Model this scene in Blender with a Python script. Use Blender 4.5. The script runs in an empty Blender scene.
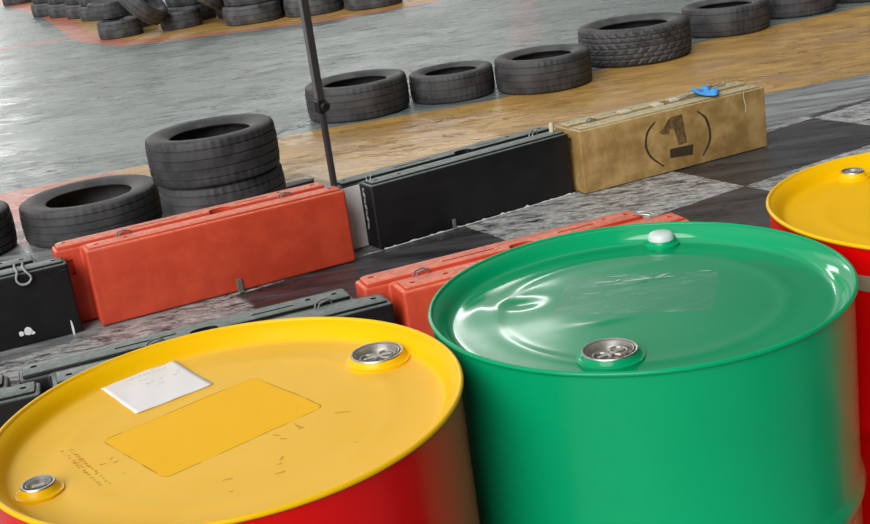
import bpy, bmesh, math, random
from mathutils import Vector, Matrix
random.seed(7)
S = bpy.context.scene
C = S.collection
PI = math.pi

def lin(c):
    return tuple(((v/255)/12.92 if v/255 <= .04045 else ((v/255+.055)/1.055)**2.4) for v in c) + (1.0,)

# ------------------------------------------------------------------ node helpers
class NT:
    def __init__(s, name):
        s.m = bpy.data.materials.new(name); s.m.use_nodes = True
        s.t = s.m.node_tree; s.n = s.t.nodes; s.l = s.t.links
        s.b = s.n['Principled BSDF']
        s.tc = s.n.new('ShaderNodeTexCoord')
        s.pos = s.tc.outputs['Object']
    def _in(s, sock, v):
        if v is None: return
        if isinstance(v, bpy.types.NodeSocket): s.l.new(v, sock)
        else: sock.default_value = v
    def math(s, op, a, b=None, c=None, clamp=False):
        n = s.n.new('ShaderNodeMath'); n.operation = op; n.use_clamp = clamp
        s._in(n.inputs[0], a); s._in(n.inputs[1], b)
        if c is not None: s._in(n.inputs[2], c)
        return n.outputs[0]
    def sep(s, v):
        n = s.n.new('ShaderNodeSeparateXYZ'); s.l.new(v, n.inputs[0]); return n.outputs
    def mapping(s, scale=(1,1,1), rot=(0,0,0), loc=(0,0,0), src=None):
        n = s.n.new('ShaderNodeMapping'); s.l.new(src or s.pos, n.inputs[0])
        n.inputs['Scale'].default_value = scale; n.inputs['Rotation'].default_value = rot
        n.inputs['Location'].default_value = loc
        return n.outputs[0]
    def noise(s, scale, detail=4, rough=.55, src=None, dist=0.0):
        n = s.n.new('ShaderNodeTexNoise'); s.l.new(src or s.pos, n.inputs['Vector'])
        n.inputs['Scale'].default_value = scale; n.inputs['Detail'].default_value = detail
        n.inputs['Roughness'].default_value = rough; n.inputs['Distortion'].default_value = dist
        return n.outputs[0]
    def ramp(s, v, a, b, lo=0.0, hi=1.0):          # smooth remap a..b -> lo..hi
        n = s.n.new('ShaderNodeMapRange'); n.interpolation_type = 'SMOOTHSTEP'
        s._in(n.inputs['Value'], v)
        n.inputs['From Min'].default_value = a; n.inputs['From Max'].default_value = b
        n.inputs['To Min'].default_value = lo; n.inputs['To Max'].default_value = hi
        return n.outputs[0]
    def mix(s, f, a, b, mode='MIX'):
        n = s.n.new('ShaderNodeMix'); n.data_type = 'RGBA'; n.blend_type = mode
        s._in(n.inputs[0], f); s._in(n.inputs[6], a); s._in(n.inputs[7], b)
        return n.outputs[2]
    def bump(s, h, strength=.3, dist=.005, prev=None):
        n = s.n.new('ShaderNodeBump'); s._in(n.inputs['Height'], h)
        n.inputs['Strength'].default_value = strength; n.inputs['Distance'].default_value = dist
        if prev is not None: s.l.new(prev, n.inputs['Normal'])
        s.l.new(n.outputs[0], s.b.inputs['Normal']); return n.outputs[0]
    def set(s, **k):
        for a, v in k.items():
            s._in(s.b.inputs[a.replace('_', ' ')], v)
        return s

def plain(name, col, rough=.5, metal=0.0, var=.12, scale=30):
    t = NT(name)
    a = lin(col); d = tuple(x*(1-var*2) for x in a[:3])+(1,); l = tuple(min(1, x*(1+var)) for x in a[:3])+(1,)
    t.set(Base_Color=t.mix(t.noise(scale), d, l), Roughness=rough, Metallic=metal)
    return t.m

# ------------------------------------------------------------------ object helpers
def link(name, me, mat=None, parent=None, smooth=None):
    o = bpy.data.objects.new(name, me); C.objects.link(o)
    if mat: me.materials.append(mat)
    if parent: o.parent = parent
    if smooth is not None:
        for p in me.polygons: p.use_smooth = True
        if smooth < 3: me.set_sharp_from_angle(angle=smooth)
    return o
def mesh_bm(bm, name):
    bmesh.ops.recalc_face_normals(bm, faces=bm.faces)
    me = bpy.data.meshes.new(name); bm.to_mesh(me); bm.free(); return me
def thing(name, label, cat, loc=(0,0,0), rz=0, group=None):
    o = bpy.data.objects.new(name, None); C.objects.link(o)
    o.location = loc; o.rotation_euler = (0,0,rz); o.empty_display_size = .1
    return tag(o, label, cat, group)
def tag(o, label, cat, group=None):
    o['label'] = label; o['category'] = cat
    if group: o['group'] = group
    return o
def revolve(profile, segs, close_profile=False, fn=None):
    bm = bmesh.new(); rings = []
    for (r, z) in profile:
        if r < 1e-6: rings.append([bm.verts.new((0,0,z))]); continue
        ring = []
        for i in range(segs):
            a = 2*PI*i/segs
            rr, zz = (r, z) if fn is None else fn(r, z, a)
            ring.append(bm.verts.new((rr*math.cos(a), rr*math.sin(a), zz)))
        rings.append(ring)
    n = len(rings)
    for k in range(n if close_profile else n-1):
        A, B = rings[k], rings[(k+1) % n]
        for i in range(segs):
            j = (i+1) % segs
            if len(A) == 1 and len(B) == 1: continue
            if len(A) == 1: bm.faces.new((A[0], B[i], B[j]))
            elif len(B) == 1: bm.faces.new((A[i], A[j], B[0]))
            else: bm.faces.new((A[i], A[j], B[j], B[i]))
    return bm
def add_box(bm, x0, x1, y0, y1, z0, z1):
    v = [bm.verts.new((x, y, z)) for z in (z0, z1) for y in (y0, y1) for x in (x0, x1)]
    for f in ((0,2,3,1),(4,5,7,6),(0,1,5,4),(2,6,7,3),(0,4,6,2),(1,3,7,5)):
        bm.faces.new([v[i] for i in f])
def tube(bm, pts, r, segs=8):
    pts = [Vector(p) for p in pts]; rings = []
    up = Vector((0,0,1))
    for i, p in enumerate(pts):
        d = (pts[min(i+1, len(pts)-1)] - pts[max(i-1, 0)]).normalized()
        a = d.cross(up)
        if a.length < 1e-3: a = d.cross(Vector((1,0,0)))
        a.normalize(); b = d.cross(a)
        rings.append([bm.verts.new(p + r*(math.cos(2*PI*k/segs)*a + math.sin(2*PI*k/segs)*b)) for k in range(segs)])
    for A, B in zip(rings, rings[1:]):
        for k in range(segs):
            j = (k+1) % segs; bm.faces.new((A[k], A[j], B[j], B[k]))
    bm.faces.new(rings[0]); bm.faces.new(rings[-1])
def prism(bm, poly, z0, z1):
    a = [bm.verts.new((x, y, z0)) for x, y in poly]; b = [bm.verts.new((x, y, z1)) for x, y in poly]
    n = len(poly)
    bm.faces.new(a[::-1]); bm.faces.new(b)
    for i in range(n):
        j = (i+1) % n; bm.faces.new((a[i], a[j], b[j], b[i]))
def smooth_path(pts, n=6):
    pts = [Vector(p) for p in pts]; out = []
    for i in range(len(pts)-1):
        p0 = pts[max(i-1,0)]; p1 = pts[i]; p2 = pts[i+1]; p3 = pts[min(i+2, len(pts)-1)]
        for k in range(n):
            t = k/n
            out.append(.5*((2*p1)+(p2-p0)*t+(2*p0-5*p1+4*p2-p3)*t*t+(3*p1-p0-3*p2+p3)*t**3))
    out.append(pts[-1]); return out

# ------------------------------------------------------------------ materials
def floor_material():
    t = NT('painted track floor')
    x, y, z = t.sep(t.pos)
    wob = t.math('MULTIPLY', t.math('SUBTRACT', t.noise(9, 5, .7), .5), .10)
    stre = t.mapping((.7, 5, 1), (0,0,math.radians(-12)))
    n_st = t.noise(2.2, 8, .68, stre, .4)
    n_big = t.noise(.5, 3, .5)
    n_fine = t.noise(40, 5, .7)
    crk = t.noise(1.5, 9, .62, t.mapping((1, 3.0, 1), (0,0,math.radians(-14))), 1.2)
    crack = t.math('MULTIPLY', t.ramp(t.math('ABSOLUTE', t.math('SUBTRACT', crk, .5)), 0, .016, 1, 0), t.ramp(t.noise(.9, 2), .38, .55))
    # grey-green worn paint of the track
    base = t.mix(t.ramp(n_st, .35, .68), lin((100,110,104)), lin((142,155,147)))
    base = t.mix(t.ramp(n_big, .4, .65, 0, .5), base, lin((108,115,116)))
    base = t.mix(t.math('MULTIPLY', crack, .85), base, lin((58,62,62)))
    def pw(x0, y0, segs):                              # piecewise-linear height of an edge, y(x)
        out = t.math('ADD', y0, 0.0); prev = 0
        first = True
        for xs, sl in segs:
            if first:
                out = t.math('MULTIPLY_ADD', t.math('SUBTRACT', x, x0), sl, y0); first = False
            else:
                out = t.math('MULTIPLY_ADD', t.math('MAXIMUM', t.math('SUBTRACT', x, xs), 0.0), sl-prev, out)
            prev = sl
        return out
    def above(d, w=.02): return t.ramp(t.math('ADD', d, wob), -w, w)
    # near kerb band
    up = pw(-2.42, 7.02, [(-9,.29),(-.5,.12),(.5,.66),(2.1,.39)])
    lo = t.math('MULTIPLY_ADD', x, .25, 6.26)
    in_near = t.math('MULTIPLY', above(t.math('SUBTRACT', up, y)), above(t.math('SUBTRACT', y, lo)))
    stain = t.noise(3.0, 7, .7, t.mapping((1, 2.2, 1), (0,0,math.radians(-22))), .6)
    yel = t.mix(t.ramp(stain, .38, .66), lin((176,136,74)), lin((206,164,90)))
    yel = t.mix(t.ramp(t.noise(1.3, 4), .5, .68, 0, .75), yel, lin((172,140,106)))
    yel = t.mix(t.math('MULTIPLY', crack, .5), yel, lin((96,78,52)))
    pink = t.mix(t.ramp(stain, .35, .7), lin((186,104,80)), lin((214,140,114)))
    near = t.mix(above(t.math('SUBTRACT', x, -1.78)), pink, yel)
    # far kerb band
    e = pw(-7.33, 23.72, [(-9,-2.2),(-5.5,-2.85),(-3.9,-1.6),(-3.1,-.33),(-2.7,-.16),(-.6,.4)])
    d = t.math('SUBTRACT', y, e)
    pw_w = t.ramp(x, -4.6, -1.9, .9, .16)
    far_pink = above(d)
    far_yel = above(t.math('SUBTRACT', d, pw_w))
    far_end = t.math('SUBTRACT', 1.0, above(t.math('SUBTRACT', d, 3.2)))
    # beyond the near kerb: everything nearer is dark with white checks
    u = t.math('ADD', t.math('MULTIPLY', x, .877), t.math('MULTIPLY', y, .48))
    v = t.math('ADD', t.math('MULTIPLY', x, -.48), t.math('MULTIPLY', y, .877))
    uu = t.math('ADD', u, t.math('MULTIPLY', wob, .35)); vv = t.math('ADD', v, t.math('MULTIPLY', wob, .35))
    cu = t.math('FLOOR', t.math('DIVIDE', t.math('SUBTRACT', uu, 2.54-10.5), 1.05))
    cv = t.math('FLOOR', t.math('DIVIDE', t.math('SUBTRACT', vv, 3.76-5.9), .59))
    chk = t.math('MODULO', t.math('ADD', cu, cv), 2.0)        # 0 = white
    white = t.math('SUBTRACT', 1.0, chk)
    leftpatch = above(t.math('SUBTRACT', 1.49, uu))
    white = t.math('MAXIMUM', white, leftpatch)
    wear = t.noise(8, 10, .82, t.mapping((1, 3.0, 1), (0,0,math.radians(38))), .5)
    wmask = t.math('MULTIPLY', white, t.ramp(wear, .40, .54))
    dark = t.mix(t.ramp(n_st, .35, .7), lin((44,44,47)), lin((84,83,85)))
    dark = t.mix(t.ramp(n_fine, .62, .75, 0, .5), dark, lin((125,125,125)))
    fore = t.mix(wmask, dark, t.mix(t.ramp(n_fine, .3, .7), lin((158,158,156)), lin((212,212,208))))
    # grey strip between the checks and the kerb
    strip = above(t.math('SUBTRACT', vv, 4.4))
    greystrip = t.mix(t.ramp(n_st, .4, .62), lin((118,122,124)), lin((166,170,168)))
    fore = t.mix(strip, fore, greystrip)
    col = t.mix(above(t.math('SUBTRACT', lo, y)), base, fore)
    col = t.mix(in_near, col, near)
    col = t.mix(t.math('MULTIPLY', far_pink, far_end), col, pink)
    col = t.mix(t.math('MULTIPLY', far_yel, far_end), col, yel)
    # faint old lines on the track
    l1 = t.math('ABSOLUTE', t.math('SUBTRACT', t.math('MULTIPLY_ADD', x, .30, 16.79), y))
    m1 = t.math('MULTIPLY', t.ramp(l1, .12, .28, .7, 0), t.math('MULTIPLY', t.ramp(x, -4.1, -3.9, 1, 0), t.ramp(n_st, .3, .5)))
    m1 = t.math('MULTIPLY', m1, t.math('SUBTRACT', 1.0, far_pink))
    l2 = t.math('ABSOLUTE', t.math('SUBTRACT', t.math('MULTIPLY_ADD', t.math('SUBTRACT', y, 9.77), .1138, .94), x))
    m2 = t.math('MULTIPLY', t.ramp(l2, .05, .2, .3, 0), t.math('MULTIPLY', t.ramp(y, 9.6, 9.9), t.ramp(n_st, .35, .6)))
    col = t.mix(t.math('MAXIMUM', m1, m2), col, lin((196,122,116)))
    rough = t.ramp(n_st, .3, .75, .22, .45)
    t.set(Base_Color=col, Roughness=rough)
    t.b.inputs['Specular IOR Level'].default_value = .5
    b = t.bump(n_st, .16, .010)
    b = t.bump(t.math('MULTIPLY', crack, -1.0), .6, .01, b)
    t.bump(wmask, .3, .003, b)
    return t.m

def barrier_material(name, face, face2, top, dust, rough=.5):
    t = NT(name)
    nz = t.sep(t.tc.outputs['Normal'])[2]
    n = t.noise(9, 6, .65); n2 = t.noise(55, 5, .7)
    scr = t.noise(6, 8, .8, t.mapping((1, 1, 5), (0,.5,.3)), .5)
    c = t.mix(t.ramp(n, .35, .68), lin(face), lin(face2))
    c = t.mix(t.ramp(scr, .63, .70, 0, .35), c, lin(top))
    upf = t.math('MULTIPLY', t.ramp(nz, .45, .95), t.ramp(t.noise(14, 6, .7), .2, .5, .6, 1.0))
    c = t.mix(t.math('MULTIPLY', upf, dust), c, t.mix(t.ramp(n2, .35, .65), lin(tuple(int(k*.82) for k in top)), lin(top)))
    t.set(Base_Color=c, Roughness=rough)
    t.bump(t.math('ADD', n, t.math('MULTIPLY', n2, .4)), .25, .004)
    return t.m

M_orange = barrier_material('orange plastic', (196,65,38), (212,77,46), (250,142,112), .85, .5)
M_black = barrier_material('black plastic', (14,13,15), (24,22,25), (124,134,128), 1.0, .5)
M_blackred = M_black
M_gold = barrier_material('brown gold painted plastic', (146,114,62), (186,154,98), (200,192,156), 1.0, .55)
M_white = plain('white paint on plastic', (250,248,242), .55)
M_wire = plain('galvanised wire', (170,172,170), .35, .7)
M_rope = plain('grey rope', (165,170,172), .8)
M_socket = plain('dark recess', (24,22,22), .8)
M_blue = plain('blue cloth', (70,160,232), .85, var=.25, scale=60)
M_paper = plain('white paper', (244,242,240), .8, var=.02)
M_ink = plain('faded ink', (176,174,178), .8)
M_stencil = plain('dark stencil paint', (66,50,30), .7, var=.3, scale=50)
M_steel = plain('zinc plated steel', (205,202,196), .42, 1.0, scale=20)
M_steel_dark = plain('dull dark steel', (60,57,54), .45, .8)
M_cap = plain('white plastic cap', (222,232,228), .35)
M_pole = plain('dark grey painted steel', (62,58,60), .42, .2)
M_polelight = plain('lighter grey steel', (112,112,110), .4, .3)
M_tab = plain('dusty grey metal', (120,124,120), .5, .4)
M_blackplastic = plain('black clamp plastic', (18,18,20), .35)
M_peg = plain('pale plastic peg', (214,206,178), .6)
M_tape = plain('beige tape', (150,132,112), .5)

def tyre_material(name, dark, light, blocks=False):
    t = NT(name)
    n = t.noise(7, 5, .6); n2 = t.noise(60, 4, .7)
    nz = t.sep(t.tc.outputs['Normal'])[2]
    c = t.mix(t.ramp(n, .35, .7), lin(dark), lin(light))
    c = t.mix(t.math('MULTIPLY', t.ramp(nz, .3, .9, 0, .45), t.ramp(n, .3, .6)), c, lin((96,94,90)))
    c = t.mix(t.ramp(n2, .66, .74, 0, .35), c, lin((120,118,114)))
    t.set(Base_Color=c, Roughness=t.ramp(n, .3, .7, .48, .68))
    t.bump(n2, .2, .002)
    return t.m
M_tyre = tyre_material('worn black rubber', (46,45,47), (70,69,70))
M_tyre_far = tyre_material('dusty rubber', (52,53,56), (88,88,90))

def paint_material(name, col, col2, rough, coat=.3, sheen=None, wear=None):
    t = NT(name)
    n = t.noise(5, 4, .6); n2 = t.noise(38, 6, .7)
    c = t.mix(t.ramp(n, .3, .7), lin(col), lin(col2))
    if wear: c = t.mix(t.ramp(n2, .67, .72, 0, .4), c, lin(wear))
    t.set(Base_Color=c, Roughness=t.ramp(n, .3, .7, rough*.85, rough*1.2))
    t.b.inputs['Coat Weight'].default_value = coat; t.b.inputs['Specular IOR Level'].default_value = .26
    t.b.inputs['Coat Roughness'].default_value = .12
    t.bump(t.noise(3, 2), .10, .02)
    return t.m
M_red = paint_material('glossy red paint', (226,2,6), (232,6,8), .22, 0)
M_green = paint_material('glossy green paint', (0,160,104), (0,166,108), .2, 0)
M_yrim = paint_material('yellow paint on rim', (246,192,0), (250,200,6), .32, 0)
M_yrim_far = M_yrim

def lid_material(name, col, col2, patch, patch_col, edge_col, hazy, rough, patch_amt=1.0, streak=None, spec=.5):
    """patch = (cx, cy, half u, half v, angle) in the lid's own frame"""
    t = NT(name)
    x, y, z = t.sep(t.pos)
    n = t.noise(4, 5, .6); n2 = t.noise(46, 6, .75)
    c = t.mix(t.ramp(n, .3, .7), lin(col), lin(col2))
    r = t.math('SQRT', t.math('ADD', t.math('MULTIPLY', x, x), t.math('MULTIPLY', y, y)))
    c = t.mix(t.ramp(r, .262, .275), c, lin(edge_col))
    rg = None
    if patch:
        cx, cy, hu, hv, an = patch
        dx = t.math('SUBTRACT', x, cx); dy = t.math('SUBTRACT', y, cy)
        ca, sa = math.cos(an), math.sin(an)
        pu = t.math('ADD', t.math('MULTIPLY', dx, ca), t.math('MULTIPLY', dy, sa))
        pv = t.math('ADD', t.math('MULTIPLY', dx, -sa), t.math('MULTIPLY', dy, ca))
        wob = t.math('MULTIPLY', t.math('SUBTRACT', t.noise(60, 3), .5), .003)
        du = t.math('SUBTRACT', t.math('ABSOLUTE', pu), hu); dv = t.math('SUBTRACT', t.math('ABSOLUTE', pv), hv)
        qx = t.math('MAXIMUM', t.math('ADD', du, .012), 0.0); qy = t.math('MAXIMUM', t.math('ADD', dv, .012), 0.0)
        dd = t.math('SUBTRACT', t.math('SQRT', t.math('ADD', t.math('MULTIPLY', qx, qx), t.math('MULTIPLY', qy, qy))), .012)
        dd = t.math('ADD', dd, wob)
        inside = t.ramp(dd, -.0006, .0006, 1, 0)
        line = t.math('MULTIPLY', t.ramp(t.math('ABSOLUTE', dd), .0004, .0016, 1, 0), t.ramp(t.noise(24, 3), .38, .5, .25, 1.0))
        amt = t.math('MULTIPLY', inside, patch_amt)
        c = t.mix(amt, c, lin(patch_col))
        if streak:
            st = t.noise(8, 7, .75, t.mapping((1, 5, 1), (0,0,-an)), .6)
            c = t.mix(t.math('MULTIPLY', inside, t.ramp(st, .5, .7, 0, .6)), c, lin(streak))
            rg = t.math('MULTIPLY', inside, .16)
        else:
            c = t.mix(t.math('MULTIPLY', line, .8), c, lin((176,116,10)))
    spk = t.ramp(t.noise(30, 8, .8, t.mapping((1, 2, 1))), .70, .74, 0, .5)
    c = t.mix(spk, c, lin(hazy))
    ro = t.ramp(n2, .3, .7, rough*.85, rough*1.2)
    if rg is not None: ro = t.math('ADD', ro, rg)
    t.set(Base_Color=c, Roughness=ro)
    t.b.inputs['Specular IOR Level'].default_value = spec
    t.bump(t.noise(2.5, 2), .10, .02)
    return t.m

# ------------------------------------------------------------------ the ground
bm = bmesh.new()
vs = [bm.verts.new(p) for p in ((-40,-6,0),(40,-6,0),(40,60,0),(-40,60,0))]
bm.faces.new(vs)
fl = link('floor', mesh_bm(bm, 'floor'), floor_material()); fl['kind'] = 'structure'

# ------------------------------------------------------------------ drums
RB = .2915; HT = .88; LZ = .853
def drum_body(name='body'):
    pr = [(0,.018),(.27,.018),(.281,.012),(.284,.002),(.290,0),(.2955,.004),(.2965,.012),(.2925,.018),(RB,.026)]
    for hz in (.30,.585):
        pr += [(RB, hz-.026),(RB+.0015, hz-.018),(RB+.005, hz-.008),(RB+.0065, hz),(RB+.005, hz+.008),(RB+.0015, hz+.018),(RB, hz+.026)]
    pr += [(RB, .70), (RB,.866),(RB+.0008,.876)]
    me = mesh_bm(revolve(pr, 160), name); return me
def rim_mesh():
    pr = []
    for k in range(14):
        a = 2*PI*k/14
        pr.append((.2933+.0034*math.cos(a), .8768+.0034*math.sin(a)))
    return mesh_bm(revolve(pr, 160, True), 'rim')
def lid_mesh(dents=()):
    pr = [(0,LZ)]
    R0 = .262
    for k in range(1, 42): pr.append((R0*k/41, LZ))
    pr += [(.2655,LZ+.0003),(.269,LZ+.0015),(.272,LZ+.004),(.2745,LZ+.008),(.277,LZ+.012),(.281,LZ+.0170),(.286,LZ+.0215),(.2905,LZ+.0238)]
    bm = revolve(pr, 160)
    for v in bm.verts:
        r = v.co.xy.length
        if r < .262:
            fade = min(1, (.262-r)/.03); fade = fade*fade*(3-2*fade)
            # shallow pressed ring
            v.co.z += .0010*fade*math.exp(-((r-.205)/.012)**2)
            for (dx, dy, sx, sy, an, h) in dents:
                ex = v.co.x-dx; ey = v.co.y-dy
                pu = ex*math.cos(an)+ey*math.sin(an); pv = -ex*math.sin(an)+ey*math.cos(an)
                v.co.z += fade*h*math.exp(-(pu/sx)**2-(pv/sy)**2)
    return mesh_bm(bm, 'lid')
def gear(n, r1, r2, z0, z1):
    bm = bmesh.new()
    poly = []
    for i in range(n*2):
        a = 2*PI*i/(n*2); r = r1 if i % 2 else r2
        poly.append((r*math.cos(a), r*math.sin(a)))
    prism(bm, poly, z0, z1); return bm
def bung(parent, x, y, big, paint, cap=False, rot=0.0, seal=None):
    """bung flange on a drum lid, coordinates in the drum's frame"""
    r = .0345 if big else .0185
    fl_ = link('bung_flange', mesh_bm(gear(8, r+.0105, r+.0095, LZ-.001, LZ+.0035), 'flange'), paint, parent, .6)
    neck = revolve([(r+.0095,LZ+.0025),(r+.006,LZ+.004),(r+.0035,LZ+.006),(r+.0025,LZ+.0095),(r+.001,LZ+.0115)], 48)
    fl_.location = (x, y, 0); fl_.rotation_euler = (0,0,rot)
    nk = link('neck', mesh_bm(neck, 'neck'), paint, fl_, .9)
    if cap:
        pr = [(0,LZ+.021),(r*.8,LZ+.021),(r*.98,LZ+.0195),(r*1.1,LZ+.016),(r*1.12,LZ+.008),(r*1.12,LZ+.005)]
        c = link('cap', mesh_bm(revolve(pr, 40), 'cap'), M_cap, fl_, .9); c['label'] = 'white plastic cap'
    else:
        pr = [(r+.001,LZ+.0105),(r+.0020,LZ+.0120),(r+.001,LZ+.0135),(r-.0008,LZ+.0135),(r-.002,LZ+.0120),
              (r-.0035,LZ+.0128),(r-.0050,LZ+.0120),(r-.006,LZ+.0045),(r*.45,LZ+.0042),(0,LZ+.0042)]
        c = link('bung_plug', mesh_bm(revolve(pr, 48), 'plug'), M_steel, fl_, .9); c['label'] = 'shiny zinc screw plug'
        bm = bmesh.new()
        w = r*.62
        if big:
            for s in (-1, 1):
                tube(bm, [(s*w*.62+.011*math.cos(q*PI/6-s*0), .013*math.sin(q*PI/6), LZ+.0065) for q in range(0,13)], .0022, 6)
            add_box(bm, -w*.95, w*.95, -.0030, .0030, LZ+.001, LZ+.0075)
        else:
            add_box(bm, -w*.7, w*.7, -.0025, .0025, LZ+.004, LZ+.011)
        g = link('grip', mesh_bm(bm, 'grip'), M_steel, c)
        bv = g.modifiers.new('b', 'BEVEL'); bv.width = .0015; bv.segments = 2
        seal_bm = revolve([(r-.0020,LZ+.0122),(r-.0027,LZ+.0130),(r-.0036,LZ+.0130)], 40)
        link('gasket', mesh_bm(seal_bm, 'gasket'), M_steel_dark, c, 2)
    return fl_

def make_drum(label, cx, cy, side, rim, lid_mat, dents=()):
    t = thing('oil_drum', label, 'drum', (cx, cy, 0), 0, 'steel drums in the foreground')
    link('body', drum_body(), side, t, .7)
    link('rim', rim_mesh(), rim, t, 3.2)
    link('lid', lid_mesh(dents), lid_mat, t, 3.2)
    return t
YC = (-.28173, 1.42201); GC = (.27585, 1.63638); FC = (.8367, 1.8590)

# near yellow-topped drum
c = ((-.442-.2334-.1674-.3449)/4-YC[0]-.0, (1.4396+1.5579+1.4369+1.3001)/4-YC[1])
ua = math.atan2(1.4369-1.3001, -.1674+.3449)
M_lid_y = lid_material('yellow lid paint', (246,192,60), (250,200,78), (c[0]-.008, c[1], .114, .083, ua), (255,194,0), (246,192,0), (150,112,40), .5, spec=.10)
dy = make_drum('red steel drum with a dusty yellow lid, nearest at bottom left, paper stuck on it', *YC, M_red, M_yrim, M_lid_y,
               dents=[(.05,.12,.05,.03,.4,-.0012),(-.12,-.1,.05,.05,0,.0010)])
bung(dy, -.0955-YC[0], 1.5632-YC[1], True, M_yrim, rot=.3)
bung(dy, -.4922-YC[0], 1.3078-YC[1], False, M_yrim, rot=.3)
# faded printed characters and scratches on its lid
def stroke_set(bm, pts, w, z, h=.0004):
    for (x0, y0, x1, y1) in pts:
        dx, dy_ = x1-x0, y1-y0; L = math.hypot(dx, dy_) or 1e-6
        nx, ny = -dy_/L*w/2, dx/L*w/2
        prism(bm, [(x0+nx,y0+ny),(x0-nx,y0-ny),(x1-nx,y1-ny),(x1+nx,y1+ny)], z, z+h)
bm = bmesh.new()
A = Vector((-.4999,1.4158)); B = Vector((-.4230,1.2992)); W = Vector((-.4837,1.4162))-A
D = B-A
rr = random.Random(3); st = []
for row in range(2):
    for k in range(15):
        o = A + D*(k/15) + W*(.15+.62*row) - Vector(YC)
        for q in range(3):
            a = o + D*rr.uniform(0,.04) + W*rr.uniform(0,.35); b = o + D*rr.uniform(0,.04) + W*rr.uniform(.1,.45)
            st.append((a.x, a.y, b.x, b.y))
stroke_set(bm, st, .0010, LZ+.0006)
o = link('faded_print', mesh_bm(bm, 'print'), plain('faded brown print', (216,162,60), .6), dy); o['label'] = 'faded brown printed characters'
bm = bmesh.new(); st = []
for (x, y, L, a) in [(-.195,1.39,.02,-1.0),(-.22,1.371,.010,-.5),(-.2105,1.358,.009,-.4),(-.2088,1.306,.010,1.2),(-.210,1.292,.006,.3),(-.268,1.272,.012,.2),(-.2075,1.270,.012,.25),
                     (-.121,1.32,.004,0),(-.26,1.241,.004,0),(-.4295,1.359,.008,.2),(-.4215,1.372,.006,1.2),(-.414,1.360,.007,.8),(-.398,1.326,.006,.4),(-.14,1.41,.02,-.1),(-.19,1.381,.008,.4)]:
    x -= YC[0]; y -= YC[1]; dx, dy_ = math.cos(a)*L/2, math.sin(a)*L/2
    st.append((x-dx, y-dy_, x+dx*.2, y+dy_*.6)); st.append((x, y, x+dx, y+dy_))
bm.free()
M_scr = plain('brown scratch', (190,136,44), .8)
for q in range(0, len(st), 2):
    bm = bmesh.new(); stroke_set(bm, st[q:q+2], .0005, LZ+.0008)
    o = link('scratch', mesh_bm(bm, 'scratch'), M_scr, dy); o['label'] = 'brown scratch'

# paper on the yellow lid
pp = [(-.4932,1.6155),(-.403,1.6774),(-.3906,1.6728),(-.3214,1.5647),(-.4157,1.4966)]
bm = bmesh.new()
P0 = Vector((-.4932,1.6155)); PX = Vector((-.3985,1.6805))-P0; PYv = Vector((-.4157,1.4966))-P0
N = 16; grid = {}
for i in range(N+1):
    for j in range(N+1):
        u, v = i/N, j/N
        q = P0 + PX*u + PYv*v
        if i == N and j == 0: q = Vector((-.4008,1.6760))
        z = LZ+.0010 + .0012*max(0, (u-.7)/.3)**2*max(0, 1-v*2) + .0006*math.sin(u*7+v*4)**2 + .0012*max(0,1-u*9)**2*abs(math.sin(v*9))
        grid[i,j] = bm.verts.new((q.x, q.y, z))
for i in range(N):
    for j in range(N): bm.faces.new((grid[i,j], grid[i+1,j], grid[i+1,j+1], grid[i,j+1]))
pt = link('paper_label', mesh_bm(bm, 'paper'), M_paper, None, 3.2)
sm = pt.modifiers.new('s', 'SOLIDIFY'); sm.thickness = .0003; sm.offset = 1
tag(pt, 'white handwritten paper sheet stuck on the near yellow drum lid', 'paper')
bm = bmesh.new(); rr = random.Random(5)
def pw(u, v): q = P0 + PX*u + PYv*v; return q
lines = [(.30,.62,.16),(.42,.52,.30),(.44,.56,.42),(.52,.60,.52),(.66,.88,.10),(.64,.80,.18),(.86,.98,.36),(.78,.86,.44),(.62,.68,.40)]
for (u0, u1, v) in lines:
    u = u0
    while u < u1:
        pts = []
        L = rr.uniform(.02,.06)
        for k in range(5):
            q = pw(u+L*k/4, v+rr.uniform(-.022,.022)); pts.append((q.x, q.y, LZ+.0023))
        tube(bm, pts, .0002, 4)
        u += L+rr.uniform(.01,.03)
o = link('handwriting', mesh_bm(bm, 'handwriting'), M_ink, pt); o['label'] = 'faint grey handwriting'

# green drum
gp = [Vector(q)-Vector(GC) for q in ((.1992,1.7861),(.414,1.7272),(.3667,1.5689),(.1585,1.6472))]
gc = sum(gp, Vector((0,0)))/4; ga = math.atan2(-.0589-.0783, .2148+.2082)
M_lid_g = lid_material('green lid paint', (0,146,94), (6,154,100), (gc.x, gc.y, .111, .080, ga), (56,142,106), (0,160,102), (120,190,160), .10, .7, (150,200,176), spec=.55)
dg = make_drum('green steel drum with a dented lid and white cap, between two yellow-topped drums', *GC, M_green, M_green, M_lid_g,
               dents=[(.1139-GC[0],1.6996-GC[1],.024,.018,0,-.0030),(.1139-GC[0],1.6996-GC[1],.075,.045,.1,.0022),(.225-GC[0],1.59-GC[1],.035,.012,.1,.0014),
                      (.31-GC[0],1.80-GC[1],.05,.02,0,.0014),(.30-GC[0],1.70-GC[1],.06,.015,.2,-.0010),(-.23,.08,.03,.05,.4,.0015),(.52-GC[0],1.80-GC[1],.04,.06,0,.0008)])
bm = bmesh.new(); rr = random.Random(11)
M_scuff = plain('pale scuffed paint', (206,232,218), .7)
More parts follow.
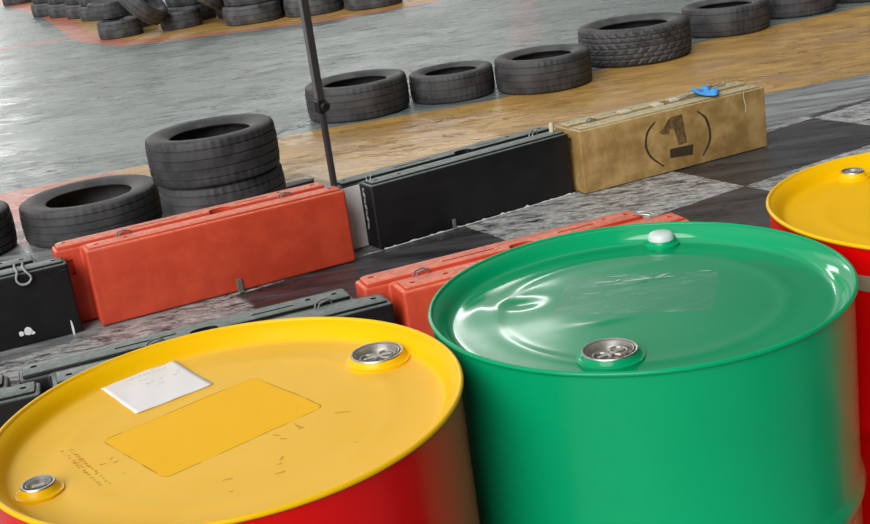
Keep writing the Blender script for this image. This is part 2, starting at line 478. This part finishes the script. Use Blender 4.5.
for (x0, y0, x1, y1, w_) in ((.232,1.742,.262,1.735,.004),(.262,1.735,.272,1.742,.003),(.272,1.731,.318,1.727,.005),(.300,1.742,.312,1.728,.003),(.318,1.727,.345,1.738,.003),(.318,1.727,.350,1.722,.0025),(.245,1.727,.275,1.722,.002),(.205,1.700,.235,1.697,.003),(.252,1.760,.285,1.752,.002),(.385,1.728,.405,1.722,.002)):
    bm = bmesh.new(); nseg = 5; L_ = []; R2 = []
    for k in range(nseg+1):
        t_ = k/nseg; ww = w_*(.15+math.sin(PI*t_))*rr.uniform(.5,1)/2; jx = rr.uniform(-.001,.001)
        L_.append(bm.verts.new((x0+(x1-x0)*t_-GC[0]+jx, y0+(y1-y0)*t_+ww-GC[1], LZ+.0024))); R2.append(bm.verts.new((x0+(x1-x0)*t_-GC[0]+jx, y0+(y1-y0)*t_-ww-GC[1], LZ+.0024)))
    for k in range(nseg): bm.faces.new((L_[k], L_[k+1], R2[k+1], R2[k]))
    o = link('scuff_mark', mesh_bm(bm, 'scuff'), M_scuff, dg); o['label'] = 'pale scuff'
bung(dg, .2049-GC[0], 1.4592-GC[1], True, M_green, rot=.5)
bung(dg, .3633-GC[0], 1.8810-GC[1], False, M_green, cap=True)
# far yellow drum
M_lid_f = lid_material('yellow lid paint, cleaner', (250,192,0), (253,196,0), None, None, (246,192,0), (150,112,40), .4, spec=.15)
df = make_drum('red steel drum with a clean yellow lid at the right edge behind the green one', *FC, M_red, M_yrim_far, M_lid_f)
bung(df, .7496-FC[0]+.003, 2.097-FC[1], False, M_yrim_far, rot=.2)
bm = revolve([(RB+.0004,.808),(RB+.0014,.8085),(RB+.0014,.8315),(RB+.0004,.832)], 120)
bmesh.ops.delete(bm, geom=[f for f in bm.faces if not (-2.7 < math.atan2(f.calc_center_median().y, f.calc_center_median().x) < -.8)], context='FACES')
o = link('tape_band', mesh_bm(bm, 'tape'), M_tape, df, .6); o['label'] = 'beige band of tape'

# ------------------------------------------------------------------ barriers
def oval(cx, cy, rx, ry, n=28, p=2.6):
    out = []
    for k in range(n):
        a = 2*PI*k/n; c_, s_ = math.cos(a), math.sin(a)
        out.append((cx+rx*math.copysign(abs(c_)**(2/p), c_), cy+ry*math.copysign(abs(s_)**(2/p), s_)))
    return out
def bake(o):
    dg_ = bpy.context.evaluated_depsgraph_get(); dg_.update()
    me = bpy.data.meshes.new_from_object(o.evaluated_get(dg_))
    o.modifiers.clear(); o.data = me; return o
def barrier(name, label, ox, oy, ang, L, H, T, mat, tongue=.09, ext=.08, oval_x=.5, grooves=True, panel=True, group='plastic track barriers'):
    t = thing(name, label, 'barrier', (ox, oy, 0), math.radians(ang), group)
    h2 = T*.5
    bm = bmesh.new()
    # plan: front slab 0..L, back slab -tongue..L-ext
    plan = [(0,0),(L,0),(L,h2-.006),(L-ext,h2-.006),(L-ext,T),(-tongue,T),(-tongue,h2+.008),(0,h2+.008)]
    if ext < .001: plan = [(0,0),(L,0),(L,T),(-tongue,T),(-tongue,h2+.008),(0,h2+.008)]
    prism(bm, plan, .004, H-.012)
    o = link('body', mesh_bm(bm, 'body'), mat, t)
    b = o.modifiers.new('b', 'BEVEL'); b.width = .010; b.segments = 3; b.limit_method = 'ANGLE'
    bake(o)
    # raised pads on the top: a back strip and a lower front strip
    bm = bmesh.new()
    prism(bm, [(-tongue+.012,h2+.012),(L-ext-.012,h2+.012),(L-ext-.012,T-.008),(-tongue+.03,T-.008),(-tongue+.012,T-.02)], H-.03, H)
    p1 = link('pad', mesh_bm(bm, 'pad'), mat, t); b = p1.modifiers.new('b', 'BEVEL'); b.width = .006; b.segments = 2; b.limit_method = 'ANGLE'; bake(p1)
    bm = bmesh.new()
    prism(bm, [(.014,.012),(L-.014,.012),(L-.014,h2-.014),(.014,h2-.014)], H-.03, H-.004)
    p2 = link('pad', mesh_bm(bm, 'pad'), mat, t); b = p2.modifiers.new('b', 'BEVEL'); b.width = .005; b.segments = 2; b.limit_method = 'ANGLE'; bake(p2)
    # join the three into one moulded body
    for q in (p1, p2):
        md = o.modifiers.new('u', 'BOOLEAN'); md.operation = 'UNION'; md.object = q; md.solver = 'EXACT'
    # cutters
    bm = bmesh.new()
    prism(bm, oval(L*oval_x, T*.58, .042, .028), H-.035, H+.05)
    for xx, yy in ((-tongue+.045, T*.80),(.05, h2*.45),(L-.045, h2*.5),(L-ext-.05, T*.78),(.16, h2*.5),(L*.78,T*.8)):
        prism(bm, oval(xx, yy, .009, .008, 14), H-.05, H+.05)
    if grooves:
        for x0, x1, yy in ((.19,.37,T*.72),(.60,.73,T*.72)):
            prism(bm, [(x0*L,yy-.005),(x1*L,yy-.005),(x1*L,yy+.005),(x0*L,yy+.005)], H-.015, H+.05)
        for x0, x1 in ((.14,.36),(.60,.9)):
            prism(bm, [(x0*L,h2-.010),(x1*L,h2-.010),(x1*L,h2+.002),(x0*L,h2+.002)], H-.030, H+.05)
    # rope slot through the left end face
    add_box(bm, -tongue-.0, -tongue+.06, h2-.02, h2+.018, H*.62, H*.82)
    cut = link('cut', mesh_bm(bm, 'cut'), None, t)
    md = o.modifiers.new('d', 'BOOLEAN'); md.operation = 'DIFFERENCE'; md.object = cut; md.solver = 'EXACT'; md.use_self = True
    bake(o)
    for q in (p1, p2, cut): bpy.data.objects.remove(q)
    for p in o.data.polygons: p.use_smooth = True
    o.data.set_sharp_from_angle(angle=.6)
    return t
def child_mesh(parent, name, bm, mat, label=None, smooth=.9):
    o = link(name, mesh_bm(bm, name), mat, parent, smooth)
    if label: o['label'] = label
    return o
def clip(parent, x, y, z, ang=.3, s=1.0):
    """twisted wire staple lying over the top"""
    bm = bmesh.new()
    ca, sa = math.cos(ang), math.sin(ang)
    def P(u, v, w): return (x+(u*ca-v*sa)*s, y+(u*sa+v*ca)*s, z+w)
    for d in (-.008, .008):
        tube(bm, smooth_path([P(-.03,d,-.012),P(-.022,d,.004),P(0,d*1.3,.007),P(.022,d,.004),P(.03,d*.5,-.012)]), .0026, 6)
    return child_mesh(parent, 'wire_clip', bm, M_wire, 'silver wire clip')
def tab(parent, x, z0, z1, w=.022):
    bm = bmesh.new(); 
    prism(bm, [(x-w/2,-.006),(x+w/2,-.006),(x+w/2,.001),(x-w/2,.001)], z0, z1)
    add_box(bm, x-w/2, x+w/2, -.022, -.004, z0, z0+.006)
    o = child_mesh(parent, 'ground_tab', bm, M_tab, 'dusty grey metal tab')
    b = o.modifiers.new('b','BEVEL'); b.width = .002; b.segments = 2

TB = .20
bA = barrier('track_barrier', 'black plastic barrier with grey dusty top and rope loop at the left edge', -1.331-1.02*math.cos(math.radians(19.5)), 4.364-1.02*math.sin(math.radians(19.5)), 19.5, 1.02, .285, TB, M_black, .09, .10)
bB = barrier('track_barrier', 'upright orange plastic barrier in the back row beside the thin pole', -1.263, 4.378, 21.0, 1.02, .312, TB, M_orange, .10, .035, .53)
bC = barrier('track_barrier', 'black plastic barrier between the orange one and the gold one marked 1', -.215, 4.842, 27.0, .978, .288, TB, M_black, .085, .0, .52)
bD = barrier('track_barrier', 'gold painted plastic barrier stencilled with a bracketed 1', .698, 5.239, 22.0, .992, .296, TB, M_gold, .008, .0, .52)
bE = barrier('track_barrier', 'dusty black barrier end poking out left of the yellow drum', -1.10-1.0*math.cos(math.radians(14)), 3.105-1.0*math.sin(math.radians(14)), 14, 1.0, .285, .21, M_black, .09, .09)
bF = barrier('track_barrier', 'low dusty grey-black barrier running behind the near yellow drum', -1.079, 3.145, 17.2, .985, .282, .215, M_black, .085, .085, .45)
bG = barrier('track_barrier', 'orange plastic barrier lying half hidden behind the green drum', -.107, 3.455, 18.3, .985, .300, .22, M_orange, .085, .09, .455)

# --- fittings
clip(bB, .16, .10, .312, .5); clip(bB, .80, .10, .312, .5); tab(bB, .538, .002, .055)
clip(bC, .04, .09, .288, 1.1); clip(bC, .86, .10, .288, .6)
tab(bC, .357, .004, .045, .016)
clip(bD, .12, .10, .296, .4)
clip(bG, .10, .11, .300, .4); clip(bG, .88, .12, .300, -.9, 1.3)
clip(bF, .80, .11, .282, .5); clip(bF, .30, .12, .282, .4)
# white painted tongue of the black barrier
bm = bmesh.new(); T_ = TB
prism(bm, [(-.0875,T_*.5+.002),(-.086,T_*.5+.002),(-.001,T_*.5+.002),(-.001,T_*.5+.007),(-.0835,T_*.5+.007),(-.0835,T_-.003),(-.0875,T_-.003)], .006, .268)
o = child_mesh(bC, 'painted_end', bm, M_white, 'white painted end'); 
bm = bmesh.new()
rr = random.Random(2)
pts = [(-.012, .045+.004*math.sin(k*2.1), .262-.017*k) for k in range(11)]
tube(bm, smooth_path(pts, 3), .004, 6)
o = child_mesh(bC, 'lashing', bm, M_rope, 'pale cord')
bm = bmesh.new()
prev = 0
pl = []
for k in range(61):
    pl.append((.02+.96*k/60, .005+.008*max(0, math.sin(k*.9)*.5+math.sin(k*2.3+1)*.6)*rr.uniform(.5,1)))
ab = [bm.verts.new((a, -.0012, b)) for a, b in pl]; bb = [bm.verts.new((a, -.0012, .002)) for a, b in pl]
for k in range(60): bm.faces.new((ab[k], ab[k+1], bb[k+1], bb[k]))
child_mesh(bC, 'paint_edge', bm, M_white, 'worn white paint at the foot')
# rope loop on the left black barrier
bm = bmesh.new(); x0 = .86
pts = [(x0-.02,.09,.288),(x0-.022,.03,.290),(x0-.018,-.004,.282),(x0-.026,-.010,.255),(x0-.012,-.012,.236),(x0+.012,-.012,.236),(x0+.026,-.010,.255),(x0+.010,-.004,.282),(x0+.006,.03,.290),(x0+.01,.09,.288)]
tube(bm, smooth_path(pts), .0045, 8)
tag(link('rope_loop', mesh_bm(bm, 'rope'), M_rope, None, .9), 'pale grey rope loop hanging over the left black barrier', 'rope')
rl = C.objects['rope_loop']; rl.location = bA.location; rl.rotation_euler = bA.rotation_euler
# white scuffs on the foot of the left black barrier
bm = bmesh.new()
for (xx, zz, w, h) in ((.83,.055,.020,.018),(.805,.050,.012,.012),(.845,.045,.010,.010),(.985,.02,.006,.05)):
    pl = [(xx+w*rr.uniform(.6,1)*math.cos(a*PI/4), zz+h*rr.uniform(.6,1)*math.sin(a*PI/4)) for a in range(8)]
    a = [bm.verts.new((px, -.0015, pz)) for px, pz in pl]; b = [bm.verts.new((px, .002, pz)) for px, pz in pl]
    bm.faces.new(a)
    for i in range(8): bm.faces.new((a[i], a[(i+1)%8], b[(i+1)%8], b[i]))
    child_mesh(bA, 'paint_scuff', bm, M_white, 'white scuff'); bm = bmesh.new()
bm.free()
# numeral and brackets on the gold barrier
def ribbon(bm, pts, w, y=-.0008):
    pts = smooth_path([(a, 0, b) for a, b in pts], 5); L = []; R = []
    n = len(pts)
    for i, p in enumerate(pts):
        d = (pts[min(i+1,n-1)]-pts[max(i-1,0)]).normalized(); nn = Vector((-d.z,0,d.x))
        ww = w*(.65+.5*math.sin(PI*i/(n-1)))*rr.uniform(.8,1.15)/2
        L.append(bm.verts.new((p.x+nn.x*ww, y, p.z+nn.z*ww))); R.append(bm.verts.new((p.x-nn.x*ww, y, p.z-nn.z*ww)))
    for i in range(n-1): bm.faces.new((L[i], L[i+1], R[i+1], R[i]))
bm = bmesh.new()
ribbon(bm, [(.387,.247),(.345,.212),(.330,.165),(.333,.130),(.355,.089),(.415,.036)], .010)
o = child_mesh(bD, 'stencilled_bracket', bm, M_stencil, 'dark painted left bracket'); bm = bmesh.new()
ribbon(bm, [(.612,.250),(.655,.210),(.674,.150),(.668,.095),(.628,.038)], .011)
o = child_mesh(bD, 'stencilled_bracket', bm, M_stencil, 'dark painted right bracket')
t = NT('smudged dark stencil'); cc = t.noise(28, 6, .7)
t.set(Base_Color=t.mix(t.ramp(cc, .4, .6), lin((84,64,34)), lin((122,96,56))), Roughness=.7); M_sm = t.m
bm = bmesh.new()
def flat(bm, pl, y): bm.faces.new([bm.verts.new((a, y, b)) for a, b in pl])
flat(bm, [(.405,.195),(.430,.212),(.452,.238),(.470,.252),(.532,.253),(.534,.235),(.548,.118),(.500,.116),(.494,.150),(.482,.196),(.462,.200),(.455,.178),(.425,.180)], -.0008)
child_mesh(bD, 'stencilled_numeral', bm, M_sm, 'brown stencilled numeral 1')
bm = bmesh.new(); flat(bm, [(.452,.108),(.580,.104),(.574,.056),(.452,.066)], -.0008)
child_mesh(bD, 'numeral_foot', bm, M_stencil, 'dark foot of the 1')
# a pale dribble and pads on the gold barrier's top
bm = bmesh.new()
for (x0, x1, y0, y1) in ((.285,.335,.105,.150),(.455,.50,.09,.145),(.555,.60,.11,.15)):
    prism(bm, [(x0,y0),(x1,y0),(x1,y1),(x0,y1)], .290, .2985)
    child_mesh(bD, 'filler_patch', bm, M_peg, 'pale filler patch'); bm = bmesh.new()
ribbon(bm, [(.875,.292),(.872,.26),(.88,.22),(.878,.19)], .005)
child_mesh(bD, 'paint_drip', bm, M_peg, 'pale paint drip')
# silver wire and blue cloth on the gold barrier
bm = bmesh.new()
z = .301
tube(bm, smooth_path([(.575,.075,z),(.63,.085,z+.004),(.70,.10,z+.006),(.76,.125,z+.012),(.80,.14,z+.012),(.81,.155,z+.004),(.78,.16,z+.006),(.72,.13,z+.008)]), .004, 8)
tube(bm, smooth_path([(.79,.15,z+.004),(.85,.155,z+.006),(.875,.15,z+.01),(.872,.135,z+.006),(.83,.135,z+.002)]), .003, 8)
w = link('wire_twist', mesh_bm(bm, 'wire'), M_wire, None, .9); w.location = bD.location; w.rotation_euler = bD.rotation_euler
tag(w, 'twist of silver wire on top of the gold barrier beside blue cloth', 'wire')
bm = bmesh.new(); N = 14; g = {}
for i in range(N+1):
    for j in range(N+1):
        u, v = i/N, j/N
        X = .665+.095*u; Y = .125-.135*v*(.6+.4*math.sin(PI*u))
        Z = .312+.010*math.sin(u*9+v*3)+.006*math.sin(v*13-u*5)
        if Y < -.002:
            Z -= (-.002-Y)*1.6; Y = -.004 + .004*math.sin(u*11)
            Z = max(Z, .262)
        g[i,j] = bm.verts.new((X+.01*math.sin(v*8), Y, max(Z, .302 if Y > -.002 else .25)))
for i in range(N):
    for j in range(N): bm.faces.new((g[i,j], g[i+1,j], g[i+1,j+1], g[i,j+1]))
w = link('cloth_scrap', mesh_bm(bm, 'cloth'), M_blue, None, 3.2); w.location = bD.location; w.rotation_euler = bD.rotation_euler
sm = w.modifiers.new('s','SOLIDIFY'); sm.thickness = .003; sm.offset = 1
tag(w, 'crumpled bright blue cloth scrap on top of the gold barrier', 'cloth')
# pale peg at the joint
bm = bmesh.new()
bm2 = revolve([(0,.312),(.009,.311),(.011,.302),(.011,.275),(.008,.262),(0,.262)], 16)
w = link('joint_peg', mesh_bm(bm2, 'peg'), M_peg, None, .9); w.location = (.588,5.318,.014); bm.free()
tag(w, 'small pale peg standing at the joint of black and gold barriers', 'peg')

# ------------------------------------------------------------------ thin pole with clamp
pole = thing('marker_pole', 'thin dark square pole with a black clamp standing at the barrier joint', 'pole', (-.358, 4.858, .294), math.radians(24))
bm = bmesh.new(); add_box(bm, -.0105,.0105,-.014,.014, 0, .55)
o = link('pole', mesh_bm(bm, 'pole_lower'), M_pole, pole); b = o.modifiers.new('b','BEVEL'); b.width = .003; b.segments = 2
bm = bmesh.new(); add_box(bm, -.0145,.0145,-.017,.017, .34, 1.35)
o = link('pole', mesh_bm(bm, 'pole_upper'), M_pole, pole); b = o.modifiers.new('b','BEVEL'); b.width = .003; b.segments = 2
bm = bmesh.new(); add_box(bm, -.0158,-.0143,-.0172,.0172, .36, 1.35)  # lighter grey tone laid over the pole's left face
link('edge_strip', mesh_bm(bm, 'edge_strip'), M_polelight, pole)['label'] = 'lighter grey side of the pole'
bm = bmesh.new(); add_box(bm, -.021,.021,-.024,.024, .305, .355)
cl = link('clamp', mesh_bm(bm, 'clamp'), M_blackplastic, pole); b = cl.modifiers.new('b','BEVEL'); b.width = .007; b.segments = 3
bm = revolve([(0,0),(.017,0),(.019,.006),(.019,.016),(.014,.022),(0,.022)], 20)
kn = link('clamp_knob', mesh_bm(bm, 'knob'), M_blackplastic, cl, .7); kn.location = (.005,-.024,.33); kn.rotation_euler = (PI/2,0,0)

# ------------------------------------------------------------------ tyres
def tyre_mesh(R, W, grooves=4, pattern='ribs', segs=144):
    h = W/2; out = []
    # section: outer tread from bottom to top, then sidewall, bead and inner surface back
    r_in = R*.615
    tw = W*.42
    nblk = 26
    g = []
    for k in range(grooves):
        g.append(-tw*.72 + 2*tw*.72*k/(grooves-1))
    zs = []
    z = -tw
    marks = [(-tw, R*.985)]
    for q in g:
        marks += [(q-.0045, None),(q-.003, -1),(q+.003, -1),(q+.0045, None)]
    marks += [(tw, R*.985)]
    def crown(z): return R*(1-.018*(abs(z)/tw)**3)
    tread = []
    for z, k in marks:
        r = crown(z)
        if k == -1: r -= .006
        tread.append((r, z))
    if pattern == 'blocks': tread = [(crown(-tw+2*tw*k/nblk), -tw+2*tw*k/nblk) for k in range(nblk+1)]
    side = [(R*.972, tw+W*.035),(R*.935, h*.975),(R*.87, h),(R*.80, h*1.0),(R*.72, h*.93),(R*.66, h*.84),(r_in+.006, h*.80),(r_in, h*.76),(r_in+.003, h*.70)]
    inner = [(R*.68, h*.76),(R*.76, h*.86),(R*.86, h*.86),(R*.925, h*.62),(R*.935, 0)]
    top = side + inner
    prof = [(r, z) for r, z in tread] + [(r, z) for r, z in top] + [(r, -z) for r, z in reversed(top[:-1])]
    nt = len(tread)
    def fn(r, z, a):
        if r > R*.90 and abs(z) < h*.99:
            if pattern == 'blocks':
                s = abs(math.sin(a*17 + abs(z)*42)); q = abs(math.sin(z*PI/(tw*.36)))
                if r > R*.955 and (s < .34 or q < .30): r -= .008
                elif abs(z) > tw*.9 and math.sin(a*68) > .2: r -= .007
            elif abs(z) > tw*.66 and r > R*.93:
                if math.sin(a*48) > .82: r -= .0045
        return r, z+h
    if pattern == 'blocks': segs = 272
    bm = revolve(prof, segs, True, fn)
    return mesh_bm(bm, 'tyre')
_cache = {}
def tyre(label, x, y, z, R, W, pattern='ribs', mat=None, rot=(0,0,0), group=None, grooves=4, segs=144):
    key = (round(R,3), round(W,3), pattern, grooves, mat.name if mat else '')
    if key in _cache:
        o = _cache[key].copy(); C.objects.link(o)
    else:
        o = link('car_tyre', tyre_mesh(R, W, grooves, pattern, segs), mat or M_tyre, None, .75)
        if pattern == 'blocks': pass
        _cache[key] = o
    o.location = (x, y, z); o.rotation_euler = rot
    tag(o, label, 'tyre', group)
    return o
G1 = 'worn car tyres along the near yellow kerb'
tyre('worn black tyre cut by the left edge of the photo', -2.275, 5.76, 0, .300, .20, rot=(0,0,.5), group=G1)
tyre('wide black tyre lying behind the joint of black and orange barriers', -1.622, 5.905, 0, .336, .185, rot=(0,0,1.2), group=G1)
tyre('lower tyre of the pair stacked behind the orange barrier', -.957, 5.803, 0, .300, .212, rot=(0,0,.3), group=G1)
tyre('upper tyre of the pair stacked behind the orange barrier', -.965, 5.787, .213, .308, .221, rot=(0,0,2), group=G1)
tyre('scuffed tyre lying on the track just behind the thin pole', -.343, 7.951, 0, .333, .22, rot=(0,0,.9), group=G1)
tyre('smallest tyre in the kerb row, right next to the tyre behind the pole', .277, 8.047, 0, .278, .182, rot=(0,0,2.1), group=G1, grooves=3)
tyre('medium tyre between the smallest kerb tyre and the chunky tread tyre', .868, 7.957, 0, .312, .215, rot=(0,0,.2), group=G1)
tyre('largest tyre with chunky block tread and thick sidewall', 1.574, 8.503, 0, .384, .248, 'blocks', group=G1)
tyre('tyre right of the chunky tread tyre, its top cut by the photo edge', 2.36, 9.08, 0, .315, .205, rot=(0,0,.4), group=G1, grooves=3)
tyre('second tyre right of the chunky tread tyre at the top edge', 2.99, 9.48, 0, .315, .205, rot=(0,0,1.4), group=G1, grooves=3)
tyre('last tyre of the kerb row at the top right corner', 3.63, 9.73, 0, .315, .205, rot=(0,0,2.4), group=G1, grooves=3)

G2 = 'dusty tyres piled beyond the far kerb'
def far(label, x, y, z=0, rot=(0,0,0), R=.31, W=.2):
    tyre(label, x, y, z, R, W, mat=M_tyre_far, rot=rot, group=G2, grooves=3, segs=72)
FAR = [(-3.16,14.95),(-2.35,14.85),(-1.62,14.50),(-.98,14.62),(-.33,14.42)]
far('bottom tyre of the pile at the corner of the far kerb', -3.285, 14.915, R=.262)
far('small upper tyre on the back of the corner pile of the far kerb', -3.45, 15.24, .20, R=.24)
far('tyre propped diagonally against the corner pile, its hole showing', -3.0, 14.66, .315, (math.radians(6), math.radians(48), 0), .315, .2)
far('low tyre under the second propped one on the far kerb', -2.57, 14.96, R=.25)
far('big dark tyre propped on the low tyre right of the corner pile', -2.33, 14.74, .31, (math.radians(-8), math.radians(34), 0), .37, .24)
far('bottom tyre of the stack left of the pole top', -1.66, 14.45, R=.34, W=.21)
far('upper tyre of the stack left of the pole top', -1.64, 14.49, .21, R=.33)
far('tyre directly behind the top of the thin pole', -.96, 14.42, R=.335, W=.21)
far('second tyre layer behind the top of the thin pole', -.94, 14.44, .21, R=.33)
far('tyre right of the pole top at the upper photo edge', -.27, 14.25, R=.335, W=.21)
places = ['behind the corner pile', 'behind the propped tyre of the corner pile', 'behind the big dark propped tyre', 'filling the gap left of the pole top stack', 'filling the gap right of the pole top stack', 'filling the gap right of the pole top']
for k, (x, y) in enumerate([(-3.30,15.86),(-2.54,15.62),(-1.90,15.42),(-2.0,15.0),(-1.30,15.02),(-.57,14.99)]):
    if k == 3: continue
    far('lower dusty back-row tyre '+places[k], x, y)
    far('upper dusty back-row tyre '+places[k], x+.02, y+.02, .20)
names = ['nearest the corner pile', 'second from the corner pile', 'third from the corner pile', 'fourth from the corner pile']
for k, (x, y) in enumerate([(-4.115,17.765),(-4.48,18.442),(-4.894,19.068),(-5.313,19.71)]):
    far('bottom tyre in the receding far row, '+names[k], x, y)
    far('upper tyre in the receding far row, '+names[k], x+.02, y+.04, .20)
far('farthest tyre at the top left corner of the photo', -6.85, 23.4)
# rubber flap beside the stacked pair
bm = bmesh.new()
prism(bm, [(-.09,-.05),(.08,-.03),(.10,.02),(.06,.05),(-.08,.04)], 0, .02)
w = link('rubber_scrap', mesh_bm(bm, 'scrap'), M_tyre, None, .6); w.location = (-.64, 6.16, .001); w.rotation_euler = (0,0,.4)
b = w.modifiers.new('b','BEVEL'); b.width = .006; b.segments = 2
tag(w, 'flat scrap of black rubber on the yellow kerb beside the stacked tyres', 'rubber scrap')

# ------------------------------------------------------------------ light
W_ = bpy.data.worlds.new('hall light'); S.world = W_; W_.use_nodes = True
n = W_.node_tree.nodes; l = W_.node_tree.links; bg = n['Background']
tc = n.new('ShaderNodeTexCoord'); sp = n.new('ShaderNodeSeparateXYZ'); l.new(tc.outputs['Generated'], sp.inputs[0])
def wm(op, a, b=None, clamp=False):
    q = n.new('ShaderNodeMath'); q.operation = op; q.use_clamp = clamp
    for i, v in enumerate((a, b)):
        if v is None: continue
        if isinstance(v, bpy.types.NodeSocket): l.new(v, q.inputs[i])
        else: q.inputs[i].default_value = v
    return q.outputs[0]
def wr(v, a, b, lo, hi):
    q = n.new('ShaderNodeMapRange'); q.interpolation_type = 'SMOOTHSTEP'; l.new(v, q.inputs[0])
    for i, k in enumerate((a, b, lo, hi)): q.inputs[i+1].default_value = k
    return q.outputs[0]
elev = wm('ARCSINE', sp.outputs[2]); az = wm('ARCTAN2', sp.outputs[0], sp.outputs[1])   # az 0 = forward, + = right
R_ = math.radians
open_band = wm('MULTIPLY', wr(elev, R_(3), R_(6), 0, 1), wr(elev, R_(24), R_(30), 1, 0))
ceil_ = wr(elev, R_(24), R_(60), .30, .72)
win3 = wm('MULTIPLY', wm('MULTIPLY', wr(az, R_(-9), R_(-8), 0, 1), wr(az, R_(5), R_(6), 1, 0)), wm('MULTIPLY', wr(elev, R_(18.6), R_(19.2), 0, 1), wr(elev, R_(20.6), R_(21.6), 1, 0)))
win = wm('MULTIPLY', wr(az, R_(-40), R_(-36), 0, 1), wr(az, R_(4), R_(8), 1, 0))
win2 = wm('MULTIPLY', wm('MULTIPLY', wr(az, R_(-30), R_(-28), 0, 1), wr(az, R_(-18), R_(-17), 1, 0)), wm('MULTIPLY', wr(elev, R_(7), R_(8), 0, 1), wr(elev, R_(12), R_(14), 1, 0)))
win = wm('MULTIPLY', win, wm('MULTIPLY', wr(elev, R_(18), R_(20), 0, 1), wr(elev, R_(26), R_(30), 1, 0)))
stren = wm('ADD', wm('MULTIPLY', wm('MULTIPLY', open_band, wr(az, R_(-2), R_(20), 1, .10)), .5), wm('MULTIPLY', ceil_, wm('MAXIMUM', wr(az, R_(0), R_(18), 1, .35), wr(elev, R_(20), R_(50), 0, 1))))
stren = wm('ADD', stren, wm('ADD', wm('MULTIPLY', win3, 8.0), wm('ADD', wm('MULTIPLY', win, .7), wm('MULTIPLY', win2, 8.0))))
side = wr(az, R_(20), R_(80), 1, .18)
stren = wm('MULTIPLY', stren, wm('MULTIPLY', side, .88))
l.new(stren, bg.inputs['Strength']); bg.inputs['Color'].default_value = (1.0, 1.0, .985, 1)

sun = bpy.data.lights.new('daylight', 'SUN'); sun.energy = 2.7; sun.angle = R_(45); sun.color = (1, .99, .98)
so = bpy.data.objects.new('daylight', sun); C.objects.link(so)
d = Vector((.42, .75, -.55)).normalized(); so.rotation_euler = d.to_track_quat('-Z', 'Y').to_euler()
so.location = (-4, -6, 5)

# ------------------------------------------------------------------ camera
cam = bpy.data.cameras.new('camera'); co = bpy.data.objects.new('camera', cam); C.objects.link(co)
cam.sensor_fit = 'HORIZONTAL'; cam.sensor_width = 36; cam.lens = 36*1238.05/870; cam.clip_end = 200
r = Vector((.98983906,-.04374982,-.13529442)); u = Vector((.14219222,.30455448,.94182161)); f = Vector((0,.95148963,-.30768081))
mt = Matrix((( r.x,u.x,-f.x,0),(r.y,u.y,-f.y,0),(r.z,u.z,-f.z,1.48655),(0,0,0,1)))
co.matrix_world = mt
S.camera = co
S.view_settings.view_transform = 'Standard'; S.view_settings.look = 'None'
S.view_settings.gamma = 1; S.view_settings.use_curve_mapping = False
S.view_settings.exposure = 0.06
